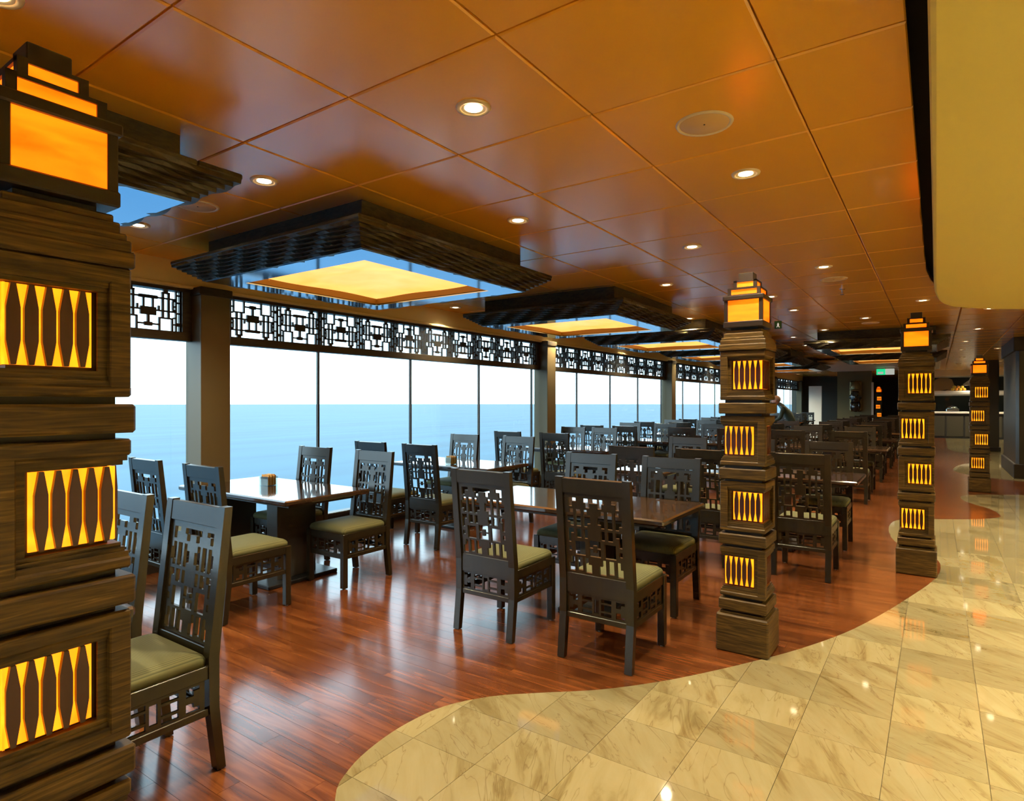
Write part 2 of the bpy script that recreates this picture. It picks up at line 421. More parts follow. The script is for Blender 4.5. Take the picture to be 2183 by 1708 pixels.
# ------------------------------------------------------------------ ceiling panels, slot and curved canopy
PX, PY = .765, .718
CX0, CY0 = -2.02, 1.71
CANOPY = [(-.02, Y0), (-.02, 5.0), (-.02, 6.6), (-.005, 7.4), (.06, 8.05), (.22, 8.45), (.45, 8.72), (.85, 9.05), (1.5, 9.45), (2.6, 9.8), (XR, 10.0)]
CANOPY = [CANOPY[0]] + spline(CANOPY[1:], 4)
CEDGE = [(x-.06 if x < .3 else x-.04, y+(.10 if y > 8 else 0)) for x, y in CANOPY]
CEIL = [(-5.62, Y0)] + CEDGE + [(XR, Y1), (-5.62, Y1)]
ceiling = MB().box(XW-.3, XR+.1, Y0-.1, Y1+.1, 2.96, 3.0).build('ceiling', 'ceiling_void'); struct(ceiling)
tag(ceiling, 'ceiling of glossy amber metal panels with thin seams')
def panel_mesh(poly, cx, cy, b=.007, g=.0035):
    P = poly if area(poly) < 0 else poly[::-1]      # faces look down
    n = len(P); mb = MB()
    def ins(d):
        mx = sum(p[0] for p in P)/n; my = sum(p[1] for p in P)/n; o = []
        for x, y in P:
            vx, vy = mx-x, my-y; l = math.hypot(vx, vy) or 1; o.append((x+vx/l*d*1.41, y+vy/l*d*1.41))
        return o
    A, B = ins(g), ins(g+b)
    vs = [(x-cx, y-cy, .05) for x, y in A]+[(x-cx, y-cy, b*.7) for x, y in A]+[(x-cx, y-cy, 0) for x, y in B]
    fs = [tuple(range(2*n, 3*n))]
    for k in (0, 1): fs += [(k*n+i, k*n+(i+1) % n, (k+1)*n+(i+1) % n, (k+1)*n+i) for i in range(n)]
    return mb.add(vs, fs)
pcs = []
for i in range(-5, 12):
    for j in range(-25, 54):
        x0, y0 = CX0+i*PX, CY0+j*PY
        p = clip_rect(CEIL, x0, x0+PX, y0, y0+PY)
        if p: pcs.append((x0+PX/2, y0+PY/2, p, len(p) == 4 and abs(abs(area(p))-PX*PY) < 1e-5))
pcs.sort(key=lambda p: view_rank(p[0], p[1], 1.25)); full = None; rest = MB()
for k, (cx, cy, poly, fl) in enumerate(pcs):
    if k < 300 and view_rank(cx, cy, 1.25)[0] == 0:
        if fl:
            if full is None: full = panel_mesh(poly, cx, cy).mesh('ceiling_panel', 'ceiling_panel')
            place('ceiling_panel', full, ceiling, (cx, cy, H))
        else: place('ceiling_panel', panel_mesh(poly, cx, cy).mesh('ceiling_panel', 'ceiling_panel'), ceiling, (cx, cy, H))
    else:
        s = panel_mesh(poly, 0, 0); rest.add([(x, y, z+H) for x, y, z in s.v], s.f)
tag(rest.build('ceiling_panels', 'ceiling_panel', ceiling), kind='stuff')
# canopy slab with a rolled edge
P = CANOPY + [(XR, Y0)]
n = len(P); mb = MB(); rings = []
for d, z in ((.0, 2.62), (.0, 2.575), (.006, 2.558), (.02, 2.55)):
    rings.append([(x+(d if x < 6 else 0), y-(d if x > .2 else 0), z) for x, y in P])
for r_ in rings: mb.v += r_
for k in range(3): mb.f += [(k*n+i, (k+1)*n+i, (k+1)*n+(i+1) % n, k*n+(i+1) % n) for i in range(n)]
mb.f += [tuple(range(3*n, 4*n))[::1], tuple(range(n))[::-1]]
can = mb.build('ceiling', 'cream_paint'); struct(can); tag(can, 'smooth cream dropped ceiling with a rounded corner above the marble aisle')
# fascia over the windows
mb = MB().box(-5.68, -5.60, Y0, Y1, 2.545, 2.86).box(-5.68, -5.575, Y0, Y1, 2.53, 2.56, .006)
tr = mb.build('trim_1', 'pale_cornice'); struct(tr); tag(tr, 'cream cornice running above the windows')
# closing walls
for nm, bx, mt, lb in (('wall_back', (XW-.2, XR, Y0-.15, Y0, -.1, 3), 'olive_wall', 'olive wall far behind the viewpoint'),
                   ('wall_right', (XR, XR+.15, Y0, Y1, -.1, 3), 'pale_paint', 'pale wall along the serving side of the aisle'),
                   ('wall_front', (XW-.2, XR, Y1, Y1+.15, -.1, 3), 'dark_wall', 'dark wall at the far end')):
    o = MB().box(*bx).build(nm, mt); struct(o); tag(o, lb)

# ------------------------------------------------------------------ windows with fretwork frieze
U, FH = .556, .37
bars = [(0, 1.6, 0, 100), (6.2, 8, 0, 100), (1, 7, 14, 22), (1, 7, 44, 46.5), (1, 7, 70, 72.5), (1, 7, 88, 90.5),
        (12, 14, 0, 32), (32, 34, 0, 32), (12, 34, 30, 32.5), (8, 12, 16, 18.5),
        (34, 50, 13.5, 16), (44, 50, 10, 19), (48.4, 50, 17, 36), (38, 50, 36, 55),
        (17.5, 20.2, 32, 92), (26.5, 29.2, 32, 92), (8, 38, 47, 49.5), (42, 44, 54, 78), (8, 50, 77.5, 80), (36, 50, 75.5, 83),
        (17, 30, 90, 94), (20, 27, 94, 100), (11, 13, 54, 73), (8, 13, 73, 77.5), (8, 13, 49.5, 54), (8, 12, 32, 34.5), (33, 35, 49, 60), (8, 10, 60, 62.5)]
def thick(r_):
    x0, x1, y0, y1 = r_
    if x1-x0 < 3: x0, x1 = max(x0-.35, 0), x1+.45
    if y1-y0 < 3: y0, y1 = y0-.5, y1+.6
    return x0, x1, y0, y1
bars = [thick(b) for b in bars]
fret_up = fret(U, FH, .022, bars, cut=False).mesh('fretwork_panel', 'fret_dark')
fret_dn = fret(U, FH, .022, bars, cut=False, from_top=False).mesh('fretwork_panel', 'fret_dark')
pane_me = MB().box(-.003, .003, 0, 1.466, .24, 2.55).mesh('pane', 'window_glass')
mull_me = MB().box(-.015, .015, -.011, .011, .24, 2.53).mesh('mullion', 'frame_dark')
NW = 0
for k in range(-3, 6):
    NW += 1
    ya, yb = max(3.08+6*k+.14, Y0+.02), 3.08+6*(k+1)-.14
    wd = MB().box(-.05, .05, 0, yb-ya, 2.055, 2.135, .004).box(-.05, .05, 0, yb-ya, 2.50, 2.545).box(-.05, .04, 0, .075, 2.13, 2.51).box(-.05, .04, yb-ya-.085, yb-ya, 2.13, 2.51).build('window_%d' % NW, 'frame_dark', loc=(-5.67, ya, 0))
    struct(wd); tag(wd, 'window bay with dark fretwork frieze looking out to sea')
    MB().box(-.06, .06, 0, yb-ya, .205, .245, .006).box(-.04, .045, 0, yb-ya, 0, .21).build('window_sill', 'sill_wall', wd)
    y = ya - 0.0
    edges = [0.0] + [3.08+6*k+1.31+1.466*q-ya for q in range(4)] + [yb-ya]
    for q in range(len(edges)-1):
        a, b = edges[q], edges[q+1]
        p = place('pane', pane_me, wd, (-.035, a, 0)); p.scale.y = (b-a)/1.466
        if q and not (k == -1 and q == 4): place('mullion', mull_me, wd, (-.03, a, 0))
    for q in range(10):
        place('fretwork_panel', fret_dn if q % 2 else fret_up, wd, (.0, .075+U*(q+.5), 2.133), (0, 0, R(90)))
for k in range(-2, 7):
    yc = 3.08+6*k
    t = thing('window_pillar', 'dark brown square pillar between sea windows, %s' % ('nearest, beside the huge column|second, right of the largest carved light|third, left of the second column|fourth along|fifth along|sixth along|last before the end wall|second behind the viewpoint|just behind the viewpoint'.split('|')[k]), 'pillar', (-5.6, yc, 0), 0, 'pillars along the sea windows')
    MB().box(-.14, .13, -.14, .14, 0, 2.55, .004).build('shaft', 'pillar_wood', t)
    MB().box(-.14, .145, -.155, .155, 2.47, 2.545, .004).build('capital', 'frame_dark', t)
    MB().box(-.14, .145, -.155, .155, 0, .1, .004).build('plinth', 'frame_dark', t)
wl = MB().box(XW-.25, XW-.05, 33.2, Y1, -.1, 3).box(XW-.25, XW-.05, Y0, Y1, -.1, 0.0).build('wall_left', 'dark_wall'); struct(wl); tag(wl, 'end of the window wall')
# sea
sea = MB(); nS = 64; sea.v = [(0, 0, 0)]+[(7600*math.cos(2*math.pi*i/nS), 7600*math.sin(2*math.pi*i/nS), 0) for i in range(nS)]
sea.f = [(0, 1+i, 1+(i+1) % nS) for i in range(nS)]
o = sea.build('sea', 'sea_water', loc=(0, 0, -26)); tag(o, 'calm blue sea stretching to the horizon', 'sea', kind='stuff')

# ------------------------------------------------------------------ chandeliers
def make_chandelier():
    t = thing('chandelier', '', 'chandelier', group='square carved wood ceiling lights')
    a = .89; z0 = 2.46
    o = 0
    MB().box(-a, a, -a, -a+.06, 2.60, 2.80).box(-a, a, a-.06, a, 2.60, 2.80).box(-a, -a+.06, -a+.06, a-.06, 2.60, 2.80).box(a-.06, a, -a+.06, a-.06, 2.60, 2.80).build('upper_box', 'chandelier_wood', t)
    e = a+.2; c = a-.02
    mb = MB()
    for s in (-1, 1):
        mb.box(-e, e, min(s*c, s*e), max(s*c, s*e), 2.575, 2.603, .006); mb.box(min(s*c, s*e), max(s*c, s*e), -c, c, 2.575, 2.603, .006)
    mb.box(-a+.05, a-.05, -a+.05, a-.05, 2.60, 2.605)
    mb.build('rim', 'chandelier_wood', t)
    nl = 7
    for i in range(nl):
        e0 = a+.195-.185*i/nl; e1 = a+.195-.185*(i+1)/nl
        zt = 2.577-.117*i/nl; zb = 2.577-.117*(i+1)/nl-.004
        mb = MB(); ns = 40
        for side in range(4):
            ca, sa = math.cos(side*math.pi/2), math.sin(side*math.pi/2); vs = []
            for q in range(ns+1):
                s = -1+2*q/ns; env = min(1, (1-abs(s))*9)
                wv = env*(abs(math.sin(math.pi*(s*e0/.31+.5+i*.16)))**1.5-.45)
                for (ee, zz) in ((e0, zt), (e0+.022*wv-.002, zb-.012*wv), (e1-.03, zb-.012*wv+.003)):
                    x, y = s*ee, -ee; vs.append((x*ca-y*sa, x*sa+y*ca, zz))
            fs = []
            for q in range(ns):
                for r_ in (0, 1): fs.append((q*3+r_, q*3+r_+1, (q+1)*3+r_+1, (q+1)*3+r_))
            mb.add(vs, fs)
        mb.build('carved_layer', 'chandelier_wood', t)
    b = .695; d = a+.015
    mb = MB()
    for s in (-1, 1):
        mb.box(-d, d, min(s*b, s*d), max(s*b, s*d), z0-.008, z0+.006); mb.box(min(s*b, s*d), max(s*b, s*d), -b, b, z0-.008, z0+.006)
    mb.build('mirror_ring', 'mirror_ring', t)
    mb = MB()
    for s in (-1, 1):
        mb.box(-b-.02, b+.02, min(s*b, s*(b+.02)), max(s*b, s*(b+.02)), z0, z0+.12); mb.box(min(s*b, s*(b+.02)), max(s*b, s*(b+.02)), -b, b, z0, z0+.12)
    mb.build('inner_wall', 'amber_wall', t)
    mb = MB(); ng = 24
    for i in range(ng+1):
        for j in range(ng+1):
            x, y = -1+2*i/ng, -1+2*j/ng; r_ = max(abs(x), abs(y))
            q = 1-r_; dz = .085*q**.7+.012*math.sin(3*math.atan2(y, x)*2)*q*3*(1-q)
            edge = .012*math.sin(5*x)*math.sin(4*y)*r_
            mb.v.append((x*b, y*b, z0+.062+dz*.7+edge*.5))
    for i in range(ng):
        for j in range(ng):
            p = i*(ng+1)+j; mb.f.append((p, p+1, p+ng+2, p+ng+1))
    mb.build('fabric_diffuser', 'canopy_glow', t, smooth=True)
    return t
CH = [(-3.85, .6, 'carved square ceiling light partly behind the large foreground lantern column'),
      (-3.85, 3.50, 'largest carved square ceiling light, over the napkin-box window table'),
      (-3.79, 7.03, 'carved square ceiling light, second in the row beyond the largest one'),
      (-3.79, 10.25, 'carved square ceiling light just left of the second lantern column'),
      (-3.79, 13.5, 'carved square ceiling light half hidden behind the second lantern column'),
      (-3.79, 16.9, 'farther carved square ceiling light right of the second lantern column'),
      (-3.79, 20.2, 'farthest carved square ceiling light of the window row'),
      (-.90, 13.25, 'carved square ceiling light behind the third lantern column'),
      (-.90, 16.9, 'carved square ceiling light beyond the one behind the third column')]
proto = make_chandelier()
for i, (x, y, lb) in enumerate(CH):
    o = proto if i == 0 else copy_tree(proto)
    o.location = (x, y, 0); o['label'] = lb

# ------------------------------------------------------------------ lantern columns
spin_me = None
def make_column():
    global spin_me
    t = thing('lantern_column', '', 'column', group='carved wooden lantern columns')
    cw = 'column_wood'
    mb = MB().sq(.150, 0, .225, .008).sq(.128, .225, .236)
    mb.build('base_block', cw, t)
    tops = [1.808, 1.415, 1.022, .629]
    hx = [(-.0045, .0), (.0045, .0), (.0122, .05), (.0122, .118), (.0045, .168), (-.0045, .168), (-.0122, .118), (-.0122, .05)]
    spin_me = MB().prism([(z, x) for x, z in hx], 1, -.006, .006).mesh('spindle', 'spindle')
    pane = MB().box(-.0825, .0825, -.002, .002, 0, .168).mesh('glass_panel', 'panel_glow')
    for k, zt in enumerate(tops):
        zb = zt-.297
        # belt below the module with dark reveals
        MB().sq(.138, zb-.082, zb-.016, .006).build('belt', cw, t)
        MB().sq(.106, zb-.0965, zb-.081).sq(.106, zb-.017, zb+.001).build('reveal', 'column_dark', t)
        s = 1 if k % 2 == 0 else -1          # open corner alternates between (+x,-y) and (+x,+y)
        mb = MB()
        mb.sq(.131, zt-.038, zt, .005).sq(.124, zt-.050, zt-.037).sq(.117, zt-.060, zt-.049)
        mb.sq(.131, zb, zb+.026, .005).sq(.126, zb+.024, zb+.038).sq(.120, zb+.036, zb+.048).sq(.114, zb+.046, zb+.058)
        # corner posts stand at the two closed corners (x,y same sign for s=1)
        for q in (-1, 1):
            px, py = q*.108, q*.108*s
            mb.box(px-.022, px+.022, py-.022, py+.022, zb+.02, zt-.03, .003)
            ex, ey = q*.079, q*.079*s
            mb.box(min(ex-.012, px), max(ex+.012, px), min(q*s*.106, q*s*.113), max(q*s*.106, q*s*.113), zb+.03, zt-.04)
            mb.box(min(q*.106, q*.113), max(q*.106, q*.113), min(ey-.012, py), max(ey+.012, py), zb+.03, zt-.04)
        fr = mb.build('module_frame', cw, t)
        MB().sq(.094, zb+.01, zt-.01).build('core', 'column_dark', t)
        # four glowing faces, each pushed towards its open corner
        for fi in range(4):
            ang = fi*math.pi/2            # face 0 looks to -y
            nx, ny = math.sin(ang), -math.cos(ang); ux, uy = math.cos(ang), math.sin(ang)
            # open corners: (+,-s) and (-,+s)
            u_open = None
            for c_ in ((1, -s), (-1, s)):
                if c_[0]*nx+c_[1]*ny > 0: u_open = c_[0]*ux+c_[1]*uy
            sh = .024*u_open
            g = place('glass_panel', pane, t, (nx*.1005+ux*sh, ny*.1005+uy*sh, zb+.066), (0, 0, ang))
            for q in range(5):
                place('spindle', spin_me, g, (-.062+.031*q, -.0075, .0))
    mb = MB().sq(.137, 1.808, 1.846, .004).sq(.131, 1.842, 1.872, .003).sq(.124, 1.868, 1.888, .003).sq(.114, 1.886, 1.914, .003).sq(.104, 1.910, 1.932, .003)
    mb.build('capital', cw, t)
    MB().sq(.078, 1.93, 1.953).build('neck', 'column_dark', t)
    ln = MB().sq(.115, 1.948, 1.985, .004).sq(.119, 2.112, 2.140, .004)
    for q in (-1, 1):
        for r_ in (-1, 1): ln.box(q*.100-.011, q*.100+.011, r_*.100-.011, r_*.100+.011, 1.98, 2.115, .002)
    lo = ln.build('lantern_frame', 'lantern_frame', t)
    tier = MB()
    for hw, z0, z1 in ((.094, 2.138, 2.188), (.067, 2.186, 2.236)):
        tier.sq(hw, z0, z0+.010).sq(hw, z1-.010, z1)
        for q in (-1, 1):
            for r_ in (-1, 1): tier.box(q*(hw-.010)-.010, q*(hw-.010)+.010, r_*(hw-.010)-.010, r_*(hw-.010)+.010, z0, z1)
    tier.build('stepped_cap', 'lantern_frame', t)
    MB().sq(.043, 2.235, 2.285, .003).build('finial', 'lantern_frame', t)
    for fi in range(4):
        for hw, d, z0, z1 in ((.092, .104, 1.984, 2.114), (.078, .086, 2.146, 2.181), (.050, .059, 2.194, 2.229)):
            g = MB().box(-hw, hw, -.002, .002, z0, z1).build('lantern_glass', 'lantern_glow', t)
            a = fi*math.pi/2; g.location = (math.sin(a)*d, -math.cos(a)*d, 0); g.rotation_euler = (0, 0, a)
    MB().sq(.085, 1.985, 2.11).build('lamp_core', 'column_dark', t)
    return t
proto = make_column()
for i, (x, y, lb) in enumerate([(-1.664, .531, 'huge lantern column of stacked carved wood at the left foreground edge'),
                                (-.95, 3.90, 'second lantern column, standing beside the big aisle table'),
                                (-.145, 6.47, 'third lantern column at the edge of the wavy marble'),
                                (.59, 12.9, 'fourth lantern column, far off beside the dark round-edged aisle pillar'),
                                (-2.3, 34.5, 'tiny farthest lantern column seen through the doorway')]):
    o = proto if i == 0 else copy_tree(proto)
    o.location = (x, y, 0); o['label'] = lb

# ------------------------------------------------------------------ chairs
def make_chair():
    t = thing('dining_chair', '', 'chair', group='dark fretwork dining chairs')
    cw = 'chair_wood'; W = .235
    prof = [(-.268, 0), (-.238, .26), (-.236, .46), (-.298, 1.062)]; dth = [.036, .040, .044, .034]
    poly = [(y-d/2, z) for (y, z), d in zip(prof, dth)]+[(y+d/2, z) for (y, z), d in reversed(list(zip(prof, dth)))]
    leg = MB().prism(poly, 0, -.0225, .0225).mesh('leg', cw)
    fleg = MB().box(-.0225, .0225, -.0225, .0225, .006, .44, .003).mesh('leg', cw)
    gl = MB().lathe([(.012, 0), (.014, .007)], 8).mesh('glide', 'glide')
    for s in (-1, 1):
        place('leg', leg, t, (s*(W-.0225), 0, .004))
        l = place('leg', fleg, t, (s*(W-.0225), .222, 0)); place('glide', gl, l)
    lean = math.atan2(.062, .602)
    def up(y, z): return (-.236-(z-.46)*math.tan(lean)+y, z)
    # top rail
    mb = MB().box(-W+.044, W-.044, -.015, .015, -.043, .043, .002); o = mb.build('top_rail', cw, t, loc=(0, -.236-(1.018-.46)*math.tan(lean), 1.018)); o.rotation_euler = (lean, 0, 0)
    holes = [(9, 21, 6, 9.5), (9, 14, 6, 16), (33, 50, 6, 10.5), (37, 43, 10, 16.5), (10, 15.5, 20, 40), (5, 10.5, 25, 35.5), (20.5, 28, 20, 40), (33.5, 38.5, 20, 40), (38, 44, 26, 36),
             (6, 15, 44, 49.5), (6, 10, 49, 61), (20.5, 28, 44, 54.5), (33.5, 38.5, 44, 54.5), (16.5, 33.5, 59.5, 76), (6, 10, 67, 72), (41, 50, 57, 62), (41, 46.5, 62, 65.5), (41, 50, 71.5, 76), (41, 46.5, 68, 71.5),
             (10, 14.5, 79.5, 89), (6, 14.5, 88, 97), (20.5, 28, 79.5, 95), (33.5, 38, 79.5, 97), (37.5, 43, 87.5, 97)]
    holes = [(a-.7, b+.7 if b < 50 else b, c-.5, d+.5) for a, b, c, d in holes]
    mb = fret(2*W-.086, .475, .014, holes); o = mb.build('backrest', cw, t, loc=(0, -.236-(.502-.46)*math.tan(lean), .502)); o.rotation_euler = (lean, 0, 0)
    # seat
    mb = MB(); n = 10
    prof = [(0, .438), (.0, .462), (.006, .475), (.018, .485), (.05, .493), (.12, .497)]
    rings = []
    for d, z in prof:
        r_ = []
        for c, (qx, qy) in enumerate(((1, 1), (-1, 1), (-1, -1), (1, -1))):
            hx, hy = .222-d, .228-d; rad = .03
            for s in range(4):
                a = c*math.pi/2+s*math.pi/6
                r_.append((qx*(hx-rad)+rad*math.cos(a), .008+qy*(hy-rad)+rad*math.sin(a), z))
        rings.append(r_)
    for r_ in rings: mb.v += r_
    for k in range(len(rings)-1): mb.f += [(k*16+i, k*16+(i+1) % 16, (k+1)*16+(i+1) % 16, (k+1)*16+i) for i in range(16)]
    mb.f += [tuple(range((len(rings)-1)*16, len(rings)*16)), tuple(range(16))[::-1]]
    mb.build('seat', 'seat_fabric', t, smooth=True)
    MB().box(-W+.04, W-.04, .209, .235, .385, .44, .002).box(-W+.04, W-.04, -.25, -.224, .385, .50, .002).box(-W+.006, -W+.032, -.23, .21, .385, .44, .002).box(W-.032, W-.006, -.23, .21, .385, .44, .002).build('seat_frame', cw, t)
    sk = [(6, 18, 12, 22), (12, 18, 22, 38), (6, 18, 78, 88), (12, 18, 62, 78), (27, 42, 12, 25), (27, 42, 36, 64), (27, 42, 75, 88), (47, 50, 20, 80)]
    sk = [(a-.9, b+.9 if b < 50 else b, c-1.5, d+1.5) for a, b, c, d in sk]
    sme = fret(.39, .122, .012, sk).mesh('skirt_fretwork', cw)
    for loc, rz in (((0, .222, .265), 0), ((0, -.237, .265), 0), ((-W+.018, -.008, .265), R(90)), ((W-.018, -.008, .265), R(90))):
        place('skirt_fretwork', sme, t, loc, (0, 0, rz))
    MB().box(-W+.04, W-.04, .210, .234, .238, .268, .002).box(-W+.04, W-.04, -.25, -.225, .238, .268, .002).box(-W+.008, -W+.030, -.22, .21, .238, .268, .002).box(W-.030, W-.008, -.22, .21, .238, .268, .002).build('stretcher', cw, t)
    return t
chair0 = make_chair(); used = [0]
def chair(x, r, s, label):
    o = chair0 if not used[0] else copy_tree(chair0)
    used[0] += 1
    o.location = (x, r+s*.245, 0); o.rotation_euler = (0, 0, 0 if s > 0 else math.pi); o['label'] = label
    return o
B_, F_ = 'dark fretwork chair seen from behind, ', 'dark fretwork chair facing us, '
# ------------------------------------------------------------------ tables
tables = {}
def table(x0, x1, yc, ped, label, wd=.84):
    t = thing('dining_table', label, 'table', ((x0+x1)/2, yc, 0), 0, 'glossy dark dining tables')
    h = (x1-x0)/2
    key = round(h, 2)
    if key not in tables:
        tables[key] = (MB().box(-h, h, -wd/2, wd/2, .708, .75, .010).mesh('table_top', 'table_wood'),
                       MB().box(-h+.10, h-.10, -wd/2+.10, wd/2-.10, .675, .709).mesh('under_frame', 'frame_dark'),
                       MB().box(-.075, .075, -.19, .19, .03, .676, .004).mesh('pedestal', 'pedestal'),
                       MB().box(-.18, .18, -.34, .34, 0, .032, .006).mesh('base_plate', 'black_base'))
    a, b, c, d = tables[key]
    place('table_top', a, t); place('under_frame', b, t)
    for p in ped:
        lx = p-(x0+x1)/2
        place('pedestal', c, t, (lx, 0, 0)); place('base_plate', d, t, (lx, 0, 0))
    return t
# hand-placed near groups: (table box, chairs)
T = 'glossy dark dining table '
table(-4.15, -2.42, .64, [-3.0], T+'mostly hidden behind the huge foreground column')
chair(-2.63, 1.35, -1, F_+'nearest of all, right beside the huge foreground column')
chair(-3.25, 1.33, -1, F_+'half hidden behind the huge foreground column')
table(-5.60, -4.02, 3.22, [-4.53, -5.42], T+'by the window with the nearest napkin box')
chair(-4.97, 2.29, 1, B_+'sea side of the nearest napkin-box table')
chair(-4.15, 2.29, 1, B_+'aisle side of the nearest napkin-box table')
chair(-4.96, 3.74, -1, F_+'sea side of the nearest napkin-box table')
chair(-4.11, 3.72, -1, F_+'aisle side of the nearest napkin-box table')
table(-5.60, -4.10, 5.85, [-4.74], T+'by the window with the second napkin box')
chair(-5.10, 4.67, 1, B_+'sea side of the second napkin-box table')
chair(-4.37, 4.67, 1, B_+'aisle side of the second napkin-box table')
chair(-5.23, 6.36, -1, F_+'sea side of the second napkin-box table')
chair(-4.35, 6.36, -1, F_+'aisle side of the second napkin-box table')
table(-3.10, -1.41, 4.12, [-2.05], T+'left of the second lantern column')
chair(-2.39, 3.14, 1, B_+'left of the two nearest aisle chairs')
chair(-1.60, 3.15, 1, B_+'right of the two nearest aisle chairs')
chair(-2.41, 4.60, -1, F_+'left one across the table from the two nearest aisle chairs')
chair(-1.71, 4.60, -1, F_+'right one across the table from the two nearest aisle chairs')
table(-2.30, -.60, 6.95, [-1.36], T+'just right of and behind the second lantern column')
chair(-.95, 5.68, 1, B_+'large one immediately right of the second lantern column')
chair(-1.78, 5.66, 1, B_+'partly covered by the second lantern column')
chair(-.97, 7.44, -1, F_+'across the table right of the second lantern column')
chair(-1.76, 7.44, -1, F_+'far side, mostly hidden by the second lantern column')
table(-2.98, -2.36, 6.55, [-2.67], T+'small, left of the one behind the second column', .70)
chair(-2.46, 5.64, 1, B_+'at the small table left of the second column')
chair(-2.53, 7.42, -1, F_+'at the small table left of the second column')
# window row further on
ordn = 'third fourth fifth sixth seventh eighth ninth tenth'.split()
for k, (r0, r1, xs0, xs1) in enumerate([(7.45, 9.35, (-5.22, -4.42), (-5.22, -4.62)), (10.3, 11.95, (-5.30, -4.64), (-5.30, -4.53)), (12.8, 14.55, (-5.30, -4.5), (-5.30, -4.5)),
                                       (15.4, 17.1, (-5.2, -4.4), (-5.2, -4.4)), (18.1, 19.8, (-5.2, -4.4), (-5.2, -4.4)), (20.8, 22.5, (-5.2, -4.4), (-5.2, -4.4)), (23.5, 25.2, (-5.2, -4.4), (-5.2, -4.4)), (26.2, 27.9, (-5.2, -4.4), (-5.2, -4.4))]):
    nm = ordn[k]
    table(-5.60, -4.10, r1-.50, [-4.85], T+'%s along the sea windows' % nm)
    for x, sd in zip(xs0, ('sea', 'aisle')): chair(x, r0, 1, B_+'%s side of the %s window table' % (sd, nm))
    for x, sd in zip(xs1, ('sea', 'aisle')): chair(x, r1, -1, F_+'%s side of the %s window table' % (sd, nm))
ordn = 'first second third fourth fifth sixth'.split()
for k, (r0, r1) in enumerate([(10.25, 12.1), (13.2, 15.0), (16.1, 17.9), (19.0, 20.8), (22.0, 23.8)]):
    nm = ordn[k]
    for xc, rown in ((-1.48, 'aisle row'), (-3.05, 'middle row')):
        if rown == 'middle row' and k > 1: continue
        table(xc-.80, xc+.85 if rown == 'aisle row' else xc+.55, r1-.50, [xc], T+'%s in the %s beyond the second column' % (nm, rown))
        for dx, sd in ((-.40, 'left'), (.42, 'right')):
            if rown == 'middle row': dx -= .12
            chair(xc+dx, r0+(.06 if dx > 0 else 0), 1, B_+'%s seat, %s table of the distant %s' % (sd, nm, rown))
            chair(xc+dx-.03, r1, -1, F_+'%s seat, %s table of the distant %s' % (sd, nm, rown))

# napkin boxes
def napkin(x, y, rz, label):
    t = thing('napkin_box', label, 'napkin box', (x, y, .75), rz, 'clear napkin boxes')
    mb = MB()
    for s in (-1, 1):
        mb.box(s*.056-.002, s*.056+.002, -.056, .056, 0, .085); mb.box(-.054, .054, s*.054-.002, s*.054+.002, 0, .085)
    mb.box(-.046, .046, -.046, .046, 0, .004)
    mb.build('acrylic_box', 'clear_acrylic', t)
    for q in range(9):
        MB().box(-.045, .045, -.0036, .0036, 0, .078+.009*((q*5) % 3), .001).build('napkin', 'paper_amber' if q % 3 else 'paper_cream', t, loc=(.004, -.043+.0105*q, .005))
napkin(-4.93, 3.26, R(8), 'clear box of amber napkins on the nearest window table')
napkin(-4.80, 5.62, R(-6), 'clear box of amber napkins on the second window table')

# ------------------------------------------------------------------ ceiling lights, speakers, sprinklers
ring_me = MB().lathe([(.052, .001), (.054, -.006), (.064, -.010), (.074, -.007), (.077, .001)], 24, cap=False).mesh('trim_ring', 'white_ring', True)
cup_me = MB().lathe([(.053, -.006), (.036, -.002)], 24, cap=False).mesh('reflector', 'white_ring', True)
disc_me = MB().lathe([(.038, -.0045), (.038, -.002)], 24).mesh('bulb', 'lamp_disc')
LT = [(-2.40, .64), (-1.64, 2.07), (-3.17, 2.07), (-4.70, 2.07), (-.87, 3.53), (-2.40, 3.53), (-1.64, 4.94), (-2.40, 6.38), (-.87, 6.38), (-1.64, 7.82), (-5.30, 6.30), (-.14, 9.19), (-3.08, 9.15), (-1.62, 9.15),
      (-.88, 10.62), (.60, 10.49), (-2.40, 10.65), (-1.62, 11.95), (-5.3, 9.2), (-2.3, 12.95), (.59, 13.3), (-5.3, 12.2), (-2.4, 15.0), (.5, 15.9), (-5.3, 15.4), (-2.4, 18.2), (.5, 18.4), (1.19, 18.4), (-.9, 20.0), (-5.3, 18.6), (-2.4, 21.3), (.6, 21.5),
      (-5.3, 22.0), (-3.6, 23.6), (-4.6, 25.5), (-2.2, 28.6), (-4.2, 29.4), (.6, 25.0), (-5.2, 30.5), (1.6, 24.2), (-2.6, 26.0), (-1.0, 23.9), (.4, 29.7), (1.5, 29.9), (2.7, 29.9), (3.0, 27.0), (-2.4, -2.2), (-.87, -.8), (-4.7, -2.2), (-1.64, -3.7), (-3.2, -6.0), (-.87, -6.0)]  # lamps by partition and buffet added to brighten them; those behind the viewpoint added, unseen
near_words = {0: 'cut off at the top left corner', 1: 'largest, near the top centre of the ceiling', 2: 'between the two carved lights nearest us', 3: 'low at far left beside the nearest carved light', 4: 'right of centre, brightest beyond the big speaker',
              5: 'just right of the largest carved light', 6: 'third along the row right of the carved lights', 7: 'fourth along the row right of the carved lights', 8: 'above and left of the third column', 9: 'just right of the second column lantern', 10: 'between the first two carved lights over the windows'}
cnt = {}
